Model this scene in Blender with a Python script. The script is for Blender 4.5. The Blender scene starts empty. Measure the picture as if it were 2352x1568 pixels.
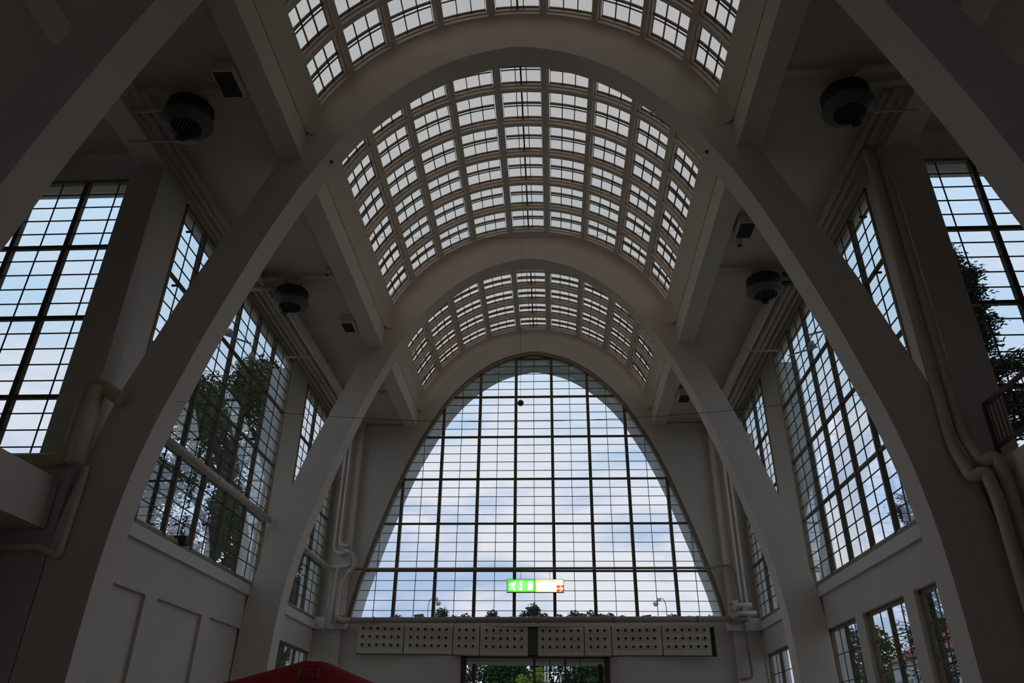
import bpy, math, random
from mathutils import Vector, Matrix
from bisect import bisect_right
random.seed(7)
S = bpy.context.scene
COL = S.collection
sin, cos, pi, rad = math.sin, math.cos, math.pi, math.radians

# ------------------------------------------------------------------ camera
YAW, PITCH, ROLL, FPX = -0.0559, 0.4982, 0.0123, 1723.74
cam = bpy.data.cameras.new('camera'); cam.sensor_width = 36; cam.lens = 36*FPX/2352
cam.clip_start = 0.05; cam.clip_end = 2000
camo = bpy.data.objects.new('camera', cam); COL.objects.link(camo); S.camera = camo
_cy, _sy, _cp, _sp = cos(YAW), sin(YAW), cos(PITCH), sin(PITCH)
_f = Vector((_sy*_cp, _cy*_cp, _sp)); _r = Vector((_cy, -_sy, 0)); _u = _r.cross(_f)
_r2 = cos(ROLL)*_r + sin(ROLL)*_u; _u2 = -sin(ROLL)*_r + cos(ROLL)*_u
camo.matrix_world = Matrix(((_r2.x, _u2.x, -_f.x, 0.5649), (_r2.y, _u2.y, -_f.y, 0), (_r2.z, _u2.z, -_f.z, 0), (0, 0, 0, 1)))
# heights are measured from the camera's eye level; the hall floor lies at FL
FL = -1.6

# ------------------------------------------------------------------ sky, exposure
S.view_settings.view_transform = 'Standard'; S.view_settings.look = 'None'
S.view_settings.exposure = 0.0; S.view_settings.gamma = 1.0; S.view_settings.use_curve_mapping = False
w = bpy.data.worlds.new('sky'); S.world = w; w.use_nodes = True
nt = w.node_tree; nt.nodes.clear(); N = nt.nodes.new; L = nt.links.new
out = N('ShaderNodeOutputWorld'); bg = N('ShaderNodeBackground'); L(bg.outputs[0], out.inputs[0])
tc = N('ShaderNodeTexCoord'); sep = N('ShaderNodeSeparateXYZ'); L(tc.outputs['Generated'], sep.inputs[0])
ramp = N('ShaderNodeValToRGB'); L(sep.outputs['Z'], ramp.inputs[0])
e = ramp.color_ramp; e.elements[0].position = 0.0; e.elements[0].color = (0.50, 0.62, 0.84, 1)
e.elements[1].position = 1.0; e.elements[1].color = (0.55, 0.66, 0.84, 1)
for p, c in ((0.25, (0.47, 0.62, 0.88, 1)), (0.42, (0.58, 0.78, 1.0, 1)), (0.6, (0.60, 0.84, 1.10, 1)), (0.72, (0.64, 0.85, 1.08, 1))):
    k = e.elements.new(p); k.color = c
mp = N('ShaderNodeMapping'); mp.inputs['Scale'].default_value = (2.2, 2.2, 6.0); L(tc.outputs['Generated'], mp.inputs[0])
nz = N('ShaderNodeTexNoise'); nz.inputs['Scale'].default_value = 2.1; nz.inputs['Detail'].default_value = 8; nz.inputs['Roughness'].default_value = 0.55
nz.inputs['Distortion'].default_value = 0.4
L(mp.outputs[0], nz.inputs['Vector'])
cr = N('ShaderNodeMapRange'); cr.inputs[1].default_value = 0.42; cr.inputs[2].default_value = 0.60; L(nz.outputs[0], cr.inputs[0])
fade = N('ShaderNodeMapRange'); fade.inputs[1].default_value = 0.60; fade.inputs[2].default_value = 0.30
fade.inputs[3].default_value = 0.15; fade.inputs[4].default_value = 1.0; L(sep.outputs['Z'], fade.inputs[0])
mul = N('ShaderNodeMath'); mul.operation = 'MULTIPLY'; L(cr.outputs[0], mul.inputs[0]); L(fade.outputs[0], mul.inputs[1])
mix = N('ShaderNodeMixRGB'); L(mul.outputs[0], mix.inputs[0]); L(ramp.outputs[0], mix.inputs[1]); mix.inputs[2].default_value = (0.88, 0.90, 0.98, 1)
L(mix.outputs[0], bg.inputs[0]); bg.inputs[1].default_value = 1.0

# ------------------------------------------------------------------ materials
def mat(name, col, rough=0.7, metal=0.0, var=0.0, vscale=3.0, bump=0.0, bscale=40.0, emit=None, est=1.0, spec=0.5):
    m = bpy.data.materials.new(name); m.use_nodes = True; t = m.node_tree; b = t.nodes['Principled BSDF']
    b.inputs['Base Color'].default_value = (*col, 1); b.inputs['Roughness'].default_value = rough; b.inputs['Metallic'].default_value = metal
    b.inputs['Specular IOR Level'].default_value = spec
    tcn = t.nodes.new('ShaderNodeTexCoord')
    if var:
        n = t.nodes.new('ShaderNodeTexNoise'); n.inputs['Scale'].default_value = vscale; n.inputs['Detail'].default_value = 6; n.inputs['Roughness'].default_value = 0.6
        t.links.new(tcn.outputs['Object'], n.inputs['Vector'])
        r = t.nodes.new('ShaderNodeValToRGB'); r.color_ramp.elements[0].position = 0.3; r.color_ramp.elements[1].position = 0.7
        r.color_ramp.elements[0].color = (*[c*(1-var) for c in col], 1); r.color_ramp.elements[1].color = (*[min(1, c*(1+var)) for c in col], 1)
        t.links.new(n.outputs[0], r.inputs[0]); t.links.new(r.outputs[0], b.inputs['Base Color'])
    if bump:
        n = t.nodes.new('ShaderNodeTexNoise'); n.inputs['Scale'].default_value = bscale; n.inputs['Detail'].default_value = 5
        t.links.new(tcn.outputs['Object'], n.inputs['Vector'])
        bn = t.nodes.new('ShaderNodeBump'); bn.inputs['Strength'].default_value = bump; bn.inputs['Distance'].default_value = 0.01
        t.links.new(n.outputs[0], bn.inputs['Height']); t.links.new(bn.outputs[0], b.inputs['Normal'])
    if emit:
        b.inputs['Emission Color'].default_value = (*emit, 1); b.inputs['Emission Strength'].default_value = est
    return m
def glass_mat(name, tint, refl=1.0, wave=0.0):
    m = bpy.data.materials.new(name); m.use_nodes = True; t = m.node_tree; t.nodes.clear()
    o = t.nodes.new('ShaderNodeOutputMaterial'); mx = t.nodes.new('ShaderNodeMixShader')
    tr = t.nodes.new('ShaderNodeBsdfTransparent'); tr.inputs[0].default_value = (*tint, 1)
    gl = t.nodes.new('ShaderNodeBsdfGlossy'); gl.inputs['Roughness'].default_value = 0.02; gl.inputs[0].default_value = (0.9*refl, 0.93*refl, 0.95*refl, 1)
    fr = t.nodes.new('ShaderNodeFresnel'); geo = t.nodes.new('ShaderNodeNewGeometry')
    ior = t.nodes.new('ShaderNodeMapRange'); ior.inputs[3].default_value = 1.45; ior.inputs[4].default_value = 1/1.45   # same mirror strength on both faces of the pane
    t.links.new(geo.outputs['Backfacing'], ior.inputs[0]); t.links.new(ior.outputs[0], fr.inputs[0])
    if wave:
        tcn = t.nodes.new('ShaderNodeTexCoord'); n = t.nodes.new('ShaderNodeTexNoise'); n.inputs['Scale'].default_value = 1.3
        t.links.new(tcn.outputs['Object'], n.inputs['Vector']); bn = t.nodes.new('ShaderNodeBump'); bn.inputs['Distance'].default_value = wave
        t.links.new(n.outputs[0], bn.inputs['Height']); t.links.new(bn.outputs[0], gl.inputs['Normal'])
    t.links.new(fr.outputs[0], mx.inputs[0]); t.links.new(tr.outputs[0], mx.inputs[1]); t.links.new(gl.outputs[0], mx.inputs[2]); t.links.new(mx.outputs[0], o.inputs[0])
    return m
def frosted_mat(name, tint):
    m = bpy.data.materials.new(name); m.use_nodes = True; t = m.node_tree; t.nodes.clear()
    o = t.nodes.new('ShaderNodeOutputMaterial'); tr = t.nodes.new('ShaderNodeBsdfTransparent')
    tcn = t.nodes.new('ShaderNodeTexCoord'); mpn = t.nodes.new('ShaderNodeMapping'); mpn.inputs['Scale'].default_value = (1.0, 7.0, 1.0)
    n = t.nodes.new('ShaderNodeTexNoise'); n.inputs['Scale'].default_value = 1.6; n.inputs['Detail'].default_value = 5
    t.links.new(tcn.outputs['Object'], mpn.inputs[0]); t.links.new(mpn.outputs[0], n.inputs['Vector'])
    r = t.nodes.new('ShaderNodeValToRGB'); r.color_ramp.elements[0].position = 0.3; r.color_ramp.elements[1].position = 0.75
    r.color_ramp.elements[0].color = (*[c*0.96 for c in tint], 1); r.color_ramp.elements[1].color = (*tint, 1)
    t.links.new(n.outputs[0], r.inputs[0]); t.links.new(r.outputs[0], tr.inputs[0]); t.links.new(tr.outputs[0], o.inputs[0])
    return m
M = dict(
    plaster=mat('plaster', (0.70, 0.615, 0.525), 0.9, var=0.04, vscale=0.8, bump=0.15, bscale=60, spec=0.2),
    wallp=mat('wall_paint', (0.60, 0.54, 0.475), 0.85, var=0.05, vscale=0.6, bump=0.1, bscale=50, spec=0.25),
    ceilp=mat('ceiling_paint', (0.62, 0.52, 0.43), 0.92, var=0.06, vscale=0.7, spec=0.15),
    stone=mat('stone_band', (0.66, 0.63, 0.61), 0.7, var=0.05, vscale=1.2, spec=0.3),
    steel=mat('brown_steel', (0.105, 0.078, 0.045), 0.55, var=0.15, vscale=6),
    rim=mat('ochre_brown_steel', (0.24, 0.185, 0.11), 0.6, var=0.15, vscale=5),
    wood=mat('brown_door_frame', (0.10, 0.05, 0.028), 0.5, var=0.2, vscale=4),
    bar=mat('thin_glazing_bar', (0.035, 0.026, 0.028), 0.6),
    pipe=mat('cream_pipe_paint', (0.56, 0.47, 0.38), 0.5, var=0.08, vscale=5),
    dpipe=mat('brown_grey_pipe', (0.27, 0.215, 0.165), 0.6, var=0.08, vscale=5),
    ypipe=mat('yellowed_pipe_paint', (0.50, 0.44, 0.24), 0.5, var=0.1, vscale=5),
    white=mat('white_metal', (0.55, 0.55, 0.54), 0.5),
    black=mat('black_metal', (0.012, 0.012, 0.012), 0.6),
    dgrey=mat('dark_grey_metal', (0.10, 0.115, 0.10), 0.5),
    grille=mat('dark_grille', (0.035, 0.042, 0.035), 0.6),
    cream=mat('cream_panel', (0.66, 0.58, 0.45), 0.6, var=0.05, vscale=3),
    red=mat('red_fabric', (0.30, 0.004, 0.010), 0.9, var=0.1, vscale=2, spec=0.08),
    gravel=mat('asphalt_and_grass', (0.10, 0.12, 0.07), 0.95, var=0.4, vscale=0.1),
    floor=mat('floor_stone', (0.42, 0.36, 0.31), 0.5, var=0.1, vscale=1.0),
    concrete=mat('outside_concrete', (0.68, 0.68, 0.66), 0.9, var=0.12, vscale=1.2, spec=0.2),
    leafd=mat('dark_leaves', (0.035, 0.065, 0.022), 0.8, var=0.45, vscale=2.5, spec=0.1),
    leafhaze=mat('hazed_leaves', (0.075, 0.088, 0.065), 0.9, var=0.3, vscale=0.6, spec=0.05),  # distance haze is mixed into this leaf colour, greyed for the skyline trees
    leafm=mat('green_leaves', (0.055, 0.092, 0.024), 0.8, var=0.4, vscale=1.2, spec=0.1),
    leafy=mat('yellow_green_leaves', (0.28, 0.36, 0.07), 0.8, var=0.3, vscale=2, spec=0.1),
    needle=mat('conifer_needles', (0.022, 0.034, 0.022), 0.85, var=0.3, vscale=2, spec=0.1),
    bark=mat('bark', (0.05, 0.042, 0.035), 0.9, var=0.3, vscale=6),
    house=mat('cream_render', (0.62, 0.52, 0.36), 0.9, var=0.05),
    housew=mat('white_render', (0.6, 0.6, 0.6), 0.9, var=0.05),
    rooft=mat('red_roof_tiles', (0.30, 0.06, 0.035), 0.85, var=0.15, vscale=2),
    darkw=mat('dark_window', (0.03, 0.035, 0.04), 0.15),
    rope=mat('dark_cable', (0.03, 0.028, 0.025), 0.7),
    ball=mat('bronze_ball', (0.10, 0.07, 0.035), 0.4, metal=0.6),
    glass=glass_mat('window_glass', (0.955, 0.965, 0.965), 1.0, 0.0006),
    glassb=glass_mat('front_window_glass', (0.965, 0.97, 0.97), 0.9, 0.0004),
    frost=frosted_mat('skylight_glass', (0.855, 0.755, 0.675)),
)

# ------------------------------------------------------------------ mesh helpers
class MB:
    def __init__(s): s.v = []; s.f = []; s.sm = []
    def add(s, vs, fs, smooth=False):
        b = len(s.v); s.v += [tuple(v) for v in vs]; s.f += [tuple(b+i for i in f) for f in fs]; s.sm += [smooth]*len(fs); return s
    def box(s, x0, x1, y0, y1, z0, z1):
        if x0 > x1: x0, x1 = x1, x0
        if y0 > y1: y0, y1 = y1, y0
        if z0 > z1: z0, z1 = z1, z0
        v = [(x0,y0,z0),(x1,y0,z0),(x1,y1,z0),(x0,y1,z0),(x0,y0,z1),(x1,y0,z1),(x1,y1,z1),(x0,y1,z1)]
        return s.add(v, [(3,2,1,0),(4,5,6,7),(0,1,5,4),(1,2,6,5),(2,3,7,6),(3,0,4,7)])
    def bar(s, a, b, w, h, up=(0,0,1)):
        a = Vector(a); b = Vector(b); d = (b-a).normalized(); x = d.cross(Vector(up))
        if x.length < 1e-4: x = d.cross(Vector((1,0,0)))
        x.normalize(); y = x.cross(d); v = []
        for p in (a, b):
            for i, j in ((-1,-1),(1,-1),(1,1),(-1,1)): v.append(p + x*i*w/2 + y*j*h/2)
        return s.add(v, [(3,2,1,0),(4,5,6,7),(0,1,5,4),(1,2,6,5),(2,3,7,6),(3,0,4,7)])
    def tube(s, pts, r, n=12, caps=True):
        pts = [Vector(p) for p in pts]; rs = r if isinstance(r, (list, tuple)) else [r]*len(pts); m = len(pts)
        prev = None; v = []
        for i, p in enumerate(pts):
            d = (pts[min(i+1, m-1)] - pts[max(i-1, 0)]).normalized()
            if prev is None:
                x = d.cross(Vector((0,0,1)))
                if x.length < 1e-3: x = d.cross(Vector((1,0,0)))
            else: x = prev - d*prev.dot(d)
            x.normalize(); prev = x; y = d.cross(x)
            for k in range(n): a = 2*pi*k/n; v.append(p + (x*cos(a) + y*sin(a))*rs[i])
        f = [(i*n+k, i*n+(k+1) % n, (i+1)*n+(k+1) % n, (i+1)*n+k) for i in range(m-1) for k in range(n)]
        s.add(v, f, True)
        if caps:
            b = len(s.v) - len(v); s.f += [tuple(b+k for k in range(n))[::-1], tuple(b+(m-1)*n+k for k in range(n))]; s.sm += [False]*2
        return s
    def lathe(s, prof, c, n=32, axis='z'):
        v = []; c = Vector(c)
        for r, h in prof:
            for k in range(n):
                a = 2*pi*k/n
                v.append(c + (Vector((r*cos(a), r*sin(a), h)) if axis == 'z' else Vector((r*cos(a), h, r*sin(a)))))
        m = len(prof); f = [(i*n+k, i*n+(k+1) % n, (i+1)*n+(k+1) % n, (i+1)*n+k) for i in range(m-1) for k in range(n)]
        return s.add(v, f, True)
    def prism(s, poly, a0, a1, axis='y'):
        """poly in (u,v); axis y: (u,a,v), axis x: (a,u,v), axis z: (u,v,a)"""
        n = len(poly); P = lambda u, v, a: (u, a, v) if axis == 'y' else ((a, u, v) if axis == 'x' else (u, v, a))
        v = [P(u, q, a0) for u, q in poly] + [P(u, q, a1) for u, q in poly]
        return s.add(v, [tuple(range(n))[::-1], tuple(range(n, 2*n))] + [(i, (i+1) % n, n+(i+1) % n, n+i) for i in range(n)])
    def build(s, name, m, parent=None, bevel=0.0, autosmooth=False):
        me = bpy.data.meshes.new(name); me.from_pydata(s.v, [], s.f); me.polygons.foreach_set('use_smooth', s.sm); me.update()
        o = bpy.data.objects.new(name, me); COL.objects.link(o); me.materials.append(M[m] if isinstance(m, str) else m)
        if parent: o.parent = parent
        if bevel:
            b = o.modifiers.new('bevel', 'BEVEL'); b.width = bevel; b.segments = 2; b.limit_method = 'ANGLE'
        return o
def arcpath(pts, r, k=5):
    """rounds the corners of a polyline"""
    pts = [Vector(p) for p in pts]; o = [pts[0]]
    for a, b, c in zip(pts, pts[1:], pts[2:]):
        d1 = (a-b); d2 = (c-b); rr = min(r, d1.length*0.49, d2.length*0.49); p = b + d1.normalized()*rr; q = b + d2.normalized()*rr
        for i in range(k+1): t = i/k; o.append(p*(1-t)**2 + b*2*t*(1-t) + q*t*t)
    o.append(pts[-1]); return o
def empty(name, loc, rz=0.0, kind=None):
    o = bpy.data.objects.new(name, None); COL.objects.link(o); o.location = loc; o.rotation_euler = (0, 0, rz); o.empty_display_size = 0.2
    if kind: o['kind'] = kind
    return o
def tag(o, label=None, cat=None, group=None, kind=None):
    if label: o['label'] = label
    if cat: o['category'] = cat
    if group: o['group'] = group
    if kind: o['kind'] = kind
    return o
def struct(o, label=None): o['kind'] = 'structure'; return tag(o, label)
def copy_tree(o, parent=None):
    c = o.copy(); COL.objects.link(c)
    if parent: c.parent = parent
    for ch in list(o.children): copy_tree(ch, c)
    return c

# ------------------------------------------------------------------ the arch curve
PX = [(0, 12.85), (0.8, 12.69), (1.3, 12.5), (1.7, 12.27), (2.1, 11.98), (2.52, 11.6), (2.93, 11.15), (3.3, 10.63), (3.66, 10.0), (4.03, 9.3), (4.38, 8.5), (4.72, 7.6), (5.08, 6.55), (5.3, 5.85), (5.48, 5.2), (5.66, 4.6), (5.84, 3.75), (5.95, 2.9), (6.0, 2.1), (6.02, 1.0), (6.03, FL)]
OX = [(4.53, 9.93), (4.83, 9.2), (5.17, 8.42), (5.45, 7.72), (5.75, 6.95), (6.03, 6.1), (6.24, 5.5), (6.42, 4.95), (6.55, 4.3), (6.67, 3.6), (6.80, 2.7), (6.85, 1.0), (6.85, FL)]
def cr_spline(P, k=6):
    o = []
    for i in range(len(P)-1):
        p0 = P[max(i-1, 0)] if i else (-P[1][0], P[1][1]) if P[0][0] == 0 else P[0]; p1, p2 = P[i], P[i+1]; p3 = P[min(i+2, len(P)-1)]
        for j in range(k):
            t = j/k
            o.append(tuple(0.5*((2*p1[c]) + (-p0[c]+p2[c])*t + (2*p0[c]-5*p1[c]+4*p2[c]-p3[c])*t*t + (-p0[c]+3*p1[c]-3*p2[c]+p3[c])*t**3) for c in (0, 1)))
    o.append(P[-1]); return o
INTR = cr_spline(PX); OUTR = cr_spline(OX, 5)
def prof_x(z):
    """half width of the arch opening at height z"""
    if z >= 12.85: return 0.0
    for (xa, za), (xb, zb) in zip(INTR, INTR[1:]):
        if zb <= z <= za: return xa + (xb-xa)*(za-z)/max(1e-6, za-zb)
    return 6.03
def prof_z(x):
    x = abs(x)
    for (xa, za), (xb, zb) in zip(INTR, INTR[1:]):
        if xa <= x <= xb: return za + (zb-za)*(x-xa)/max(1e-6, xb-xa)
    return FL
VR, VZ = 4.26, 9.45         # barrel vault: radius and height of its axis
TH0 = rad(74.9)
Y0A, Y0B, Y1A, Y1B, Y2A, Y2B, YE = 6.13, 6.64, 10.77, 11.28, 18.44, 18.95, 24.37
WX = 6.8                    # side walls
SL = 10.05                  # flat slab beside the vault
SILL, HEAD = 3.56, 9.75

def arch(ya, yb, n, label):
    """intrados curve below, bonded to beams and vault above; quads between inner and outer chains"""
    top = [((VR+0.36)*sin(t), VZ+(VR+0.36)*cos(t)) for t in [TH0*i/24 for i in range(25)]]
    outer = top + [(4.56, 10.5)] + OUTR
    def resample(P, n):
        d = [0]
        for a, b in zip(P, P[1:]): d.append(d[-1] + math.hypot(a[0]-b[0], a[1]-b[1]))
        o = []
        for i in range(n+1):
            t = d[-1]*i/n; j = min(len(P)-2, max(0, bisect_right(d, t)-1)); q = (t-d[j])/max(1e-9, d[j+1]-d[j])
            o.append((P[j][0]+(P[j+1][0]-P[j][0])*q, P[j][1]+(P[j+1][1]-P[j][1])*q))
        return o
    # split both chains at the beam corner so the outline stays sharp there
    ci = max(range(len(INTR)), key=lambda i: -abs(INTR[i][1]-9.3))
    A = resample(INTR[:ci+1], 30) + resample(INTR[ci:], 34)[1:]
    B = resample(top + [(4.53, 10.4), (4.53, 9.93)], 30) + resample(OUTR, 34)[1:]
    b = MB()
    A2 = [(-x, z) for x, z in A[::-1]] + A[1:]; B2 = [(-x, z) for x, z in B[::-1]] + B[1:]; n_ = len(A2)
    v = [(x, ya, z) for x, z in A2] + [(x, yb, z) for x, z in A2] + [(x, ya, z) for x, z in B2] + [(x, yb, z) for x, z in B2]
    f = []; sm = []
    for i in range(n_-1):
        f += [(i, i+1, 2*n_+i+1, 2*n_+i), (n_+i+1, n_+i, 3*n_+i, 3*n_+i+1)]; f += [(i+1, i, n_+i, n_+i+1)]; f += [(2*n_+i, 2*n_+i+1, 3*n_+i+1, 3*n_+i)]
    f += [(0, 2*n_, 3*n_, n_), (n_-1, 2*n_-1, 4*n_-1, 3*n_-1)]
    b.add(v, f)
    o = b.build('trim_%d' % n, 'plaster'); return struct(o, label)
arch(Y0A, Y0B, 1, 'nearest parabolic concrete arch crossing the upper corners of the view')
arch(Y1A, Y1B, 2, 'second parabolic concrete arch, the large one rising through the middle of the hall')
arch(Y2A, Y2B, 3, 'third parabolic concrete arch, closest to the big end window')

# ------------------------------------------------------------------ vault shell with coffers
DTH = 1.10/VR; HR = 0.062/VR
def TP(R, th, y): return (R*sin(th), y, VZ + R*cos(th))
wn = [0]
def next_window(): wn[0] += 1; return 'window_%d' % wn[0]
def vault(ya, yb, ribs, name, rings=True):
    """ribs: list of rib centre depths (len = rows+1)"""
    b = MB(); RT = VR + 0.19
    cols = [(c*DTH - DTH/2 + HR, c*DTH + DTH/2 - HR) for c in range(-4, 5)]
    rows = [(ribs[i]+0.06, ribs[i+1]-0.06) for i in range(len(ribs)-1)]
    ths = sorted(set([-TH0, -rad(70.5), rad(70.5), TH0] + [t for c in cols for t in c])); sub = []
    for a, c in zip(ths, ths[1:]):
        k = max(1, int((c-a)/rad(3.8)+0.5)); sub += [a+(c-a)*i/k for i in range(k)]
    sub.append(ths[-1])
    # depth stations with a small cove against the arch faces
    ys = [ya] + [q for r in rows for q in r] + [yb]
    def hole(t, y):
        return any(a-1e-6 < t < c+1e-6 for a, c in cols) and any(a < y < c for a, c in rows)
    for i in range(len(sub)-1):
        for j in range(len(ys)-1):
            t0, t1, y0, y1 = sub[i], sub[i+1], ys[j], ys[j+1]
            if hole((t0+t1)/2, (y0+y1)/2): continue
            sm = True
            if j == len(ys)-2 and y1 - y0 < 0.8:      # rounded cove into the arch face ahead
                k = 6; hc = min(0.14, y1-y0); yy = [(y0, VR)] + [(y1-hc+hc*sin(pi/2*q/k), VR - 0.30*(1-cos(pi/2*q/k))) for q in range(k+1)]
                for (p, r), (p2, r2) in zip(yy, yy[1:]):
                    if p2-p < 1e-5 and abs(r-r2) < 1e-5: continue
                    b.add([TP(r, t0, p), TP(r, t1, p), TP(r2, t1, p2), TP(r2, t0, p2)], [(0, 1, 2, 3)], True)
            else:
                b.add([TP(VR, t0, y0), TP(VR, t1, y0), TP(VR, t1, y1), TP(VR, t0, y1)], [(0, 1, 2, 3)], True)
            b.add([TP(RT, t0, y0), TP(RT, t1, y0), TP(RT, t1, y1), TP(RT, t0, y1)], [(3, 2, 1, 0)], True)
    # coffer reveals: lower reveal, ledge, upper reveal up to the glass
    e1 = 0.028
    for a, c in cols:
        for p, q in rows:
            st = [(VR, 0), (VR+0.085, 0), (VR+0.085, e1), (RT, e1)]
            for (r0, i0), (r1, i1) in zip(st, st[1:]):
                def loop(r, ins):
                    k = 4; ta, tb, pa, pb = a-0+ins/VR*-1, c+ins/VR, p-ins, q+ins
                    ta, tb, pa, pb = a+ins/VR, c-ins/VR, p+ins, q-ins
                    return [TP(r, ta+(tb-ta)*i/k, pa) for i in range(k)] + [TP(r, tb, pa)] + [TP(r, tb-(tb-ta)*i/k, pb) for i in range(k)] + [TP(r, ta, pb)]
                A = loop(r0, i0); B = loop(r1, i1); n = len(A)
                b.add(A+B, [(i, (i+1) % n, n+(i+1) % n, n+i) for i in range(n)])
    o = b.build(name, 'plaster'); struct(o, 'coffered barrel vault strip between two arches'); return rows
# skylight templates: local x along the curve, y along the hall, z outward
def skylight_proto(length, centre, name):
    hw = (DTH-2*HR)*VR/2 - 0.028; hl = length/2 - 0.028; R = VR+0.15
    def zc(x): return math.sqrt(R*R - x*x) - VR
    b = MB()
    xs = [-hw+2*hw*i/6 for i in range(7)]
    def cross(y, wd, ht, dz=0.0):     # bar across the curve
        for x0, x1 in zip(xs, xs[1:]): b.bar((x0, y, zc(x0)+dz), (x1, y, zc(x1)+dz), wd, ht, (0, 0, 1))
    cross(-hl+0.44, 0.035, 0.05); cross(-hl+0.545, 0.018, 0.03, 0.01)
    cross(hl-0.010, 0.022, 0.04, 0.02); cross(-hl+0.010, 0.02, 0.04, 0.03)
    for x in ([-0.13, 0.13] if centre else [-hw/3, hw/3]): b.bar((x, -hl, zc(x)-0.012), (x, hl, zc(x)-0.012), 0.018, 0.035)
    if centre: b.bar((0, -hl, zc(0)-0.02), (0, hl, zc(0)-0.02), 0.04, 0.07)
    for x in (-hw, hw): b.bar((x, -hl, zc(x)+0.03), (x, hl, zc(x)+0.03), 0.010, 0.03)
    f = b.build(name, 'steel')
    g = MB(); v = []
    for dz in (0.0, 0.008):
        for x in xs: v += [(x, -hl, zc(x)+0.03+dz), (x, hl, zc(x)+0.03+dz)]
    n = len(xs)*2; fs = []
    for i in range(len(xs)-1):
        fs += [(2*i, 2*i+2, 2*i+3, 2*i+1), (n+2*i+1, n+2*i+3, n+2*i+2, n+2*i)]
        fs += [(2*i, n+2*i, n+2*i+2, 2*i+2), (2*i+1, 2*i+3, n+2*i+3, n+2*i+1)]
    fs += [(0, 1, n+1, n), (n-2, 2*n-2, 2*n-1, n-1)]
    g.add(v, fs); go = g.build('glass_pane', 'frost', f)
    return f
def skylights(rows, bay):
    L_ = rows[0][1]-rows[0][0]; first = {}
    for ri, (p, q) in enumerate(rows):
        for c in range(-4, 5):
            ce = (c == 0); nm = next_window()
            if ce not in first: o = first[ce] = skylight_proto(L_, ce, nm)
            else: o = copy_tree(first[ce]); o.name = nm
            th = c*DTH; o.location = TP(VR, th, (p+q)/2); o.rotation_euler = (0, th, 0)
            side = 'centre column' if ce else ('column %s %s of the centre' % (['', 'next', 'second', 'third', 'outermost'][abs(c)], 'left' if c < 0 else 'right'))
            struct(o); o['label'] = 'grey glazed vault coffer, %s, %s of the %s bay' % (side, ['front row', 'second row', 'third row', 'fourth row', 'fifth row', 'sixth row'][ri], bay); o['group'] = 'glazed coffers of the barrel vault'
r1 = vault(Y0B, Y1A, [7.37, 8.48, 9.595, 10.71], 'ceiling'); skylights(r1, 'nearest')
r2 = vault(Y1B, Y2A, [11.64+1.113*i for i in range(7)], 'ceiling'); skylights(r2, 'middle')
r3 = vault(Y2B, YE, [19.455+0.969*i for i in range(6)], 'ceiling'); skylights(r3, 'far')
struct(MB().box(-7.2, 7.2, -8, Y0A, 13.9, 14.2).build('ceiling', 'plaster'))

# longitudinal beams under the vault springing, and flat side slabs
k = 4
for sx in (-1, 1):
    for ya, yb in ((-8, Y0A), (Y0B, Y1A), (Y1B, Y2A), (Y2B, YE)):
        b = MB().box(sx*4.122, sx*4.56, ya, yb, 9.93, 10.80)
        o = struct(b.build('trim_%d' % k, 'plaster')); k += 1
    struct(MB().box(sx*4.50, sx*7.0, -8, YE, SL, SL+0.2).build('ceiling', 'ceilp'))
    struct(MB().box(sx*4.52, sx*6.8, 9.02, 9.16, SL-0.09, SL).build('trim_%d' % k, 'ceilp')); k += 1
    struct(MB().box(sx*4.52, sx*6.8, 14.85, 14.99, SL-0.09, SL).build('trim_%d' % k, 'ceilp')); k += 1
    struct(MB().box(sx*4.52, sx*6.8, 21.6, 21.72, SL-0.09, SL).build('trim_%d' % k, 'ceilp')); k += 1
    # roof slab with eaves that overhang the side windows
    struct(MB().box(sx*7.0, sx*7.3, 11.3, 24.6, 9.98, 10.12).build('trim_%d' % k, 'concrete')); k += 1
    struct(MB().box(sx*6.8, sx*7.3, -8, Y1A, 9.85, SL+0.2).build('trim_%d' % k, 'plaster')); k += 1
    struct(MB().box(sx*7.3, sx*15.5, -8, 11.3, 10.35, 10.55).build('ceiling', 'ceilp'))
    struct(MB().box(sx*7.3, sx*15.5, 11.3, 11.6, 9.78, 9.95).build('trim_%d' % k, 'concrete')); k += 1

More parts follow.
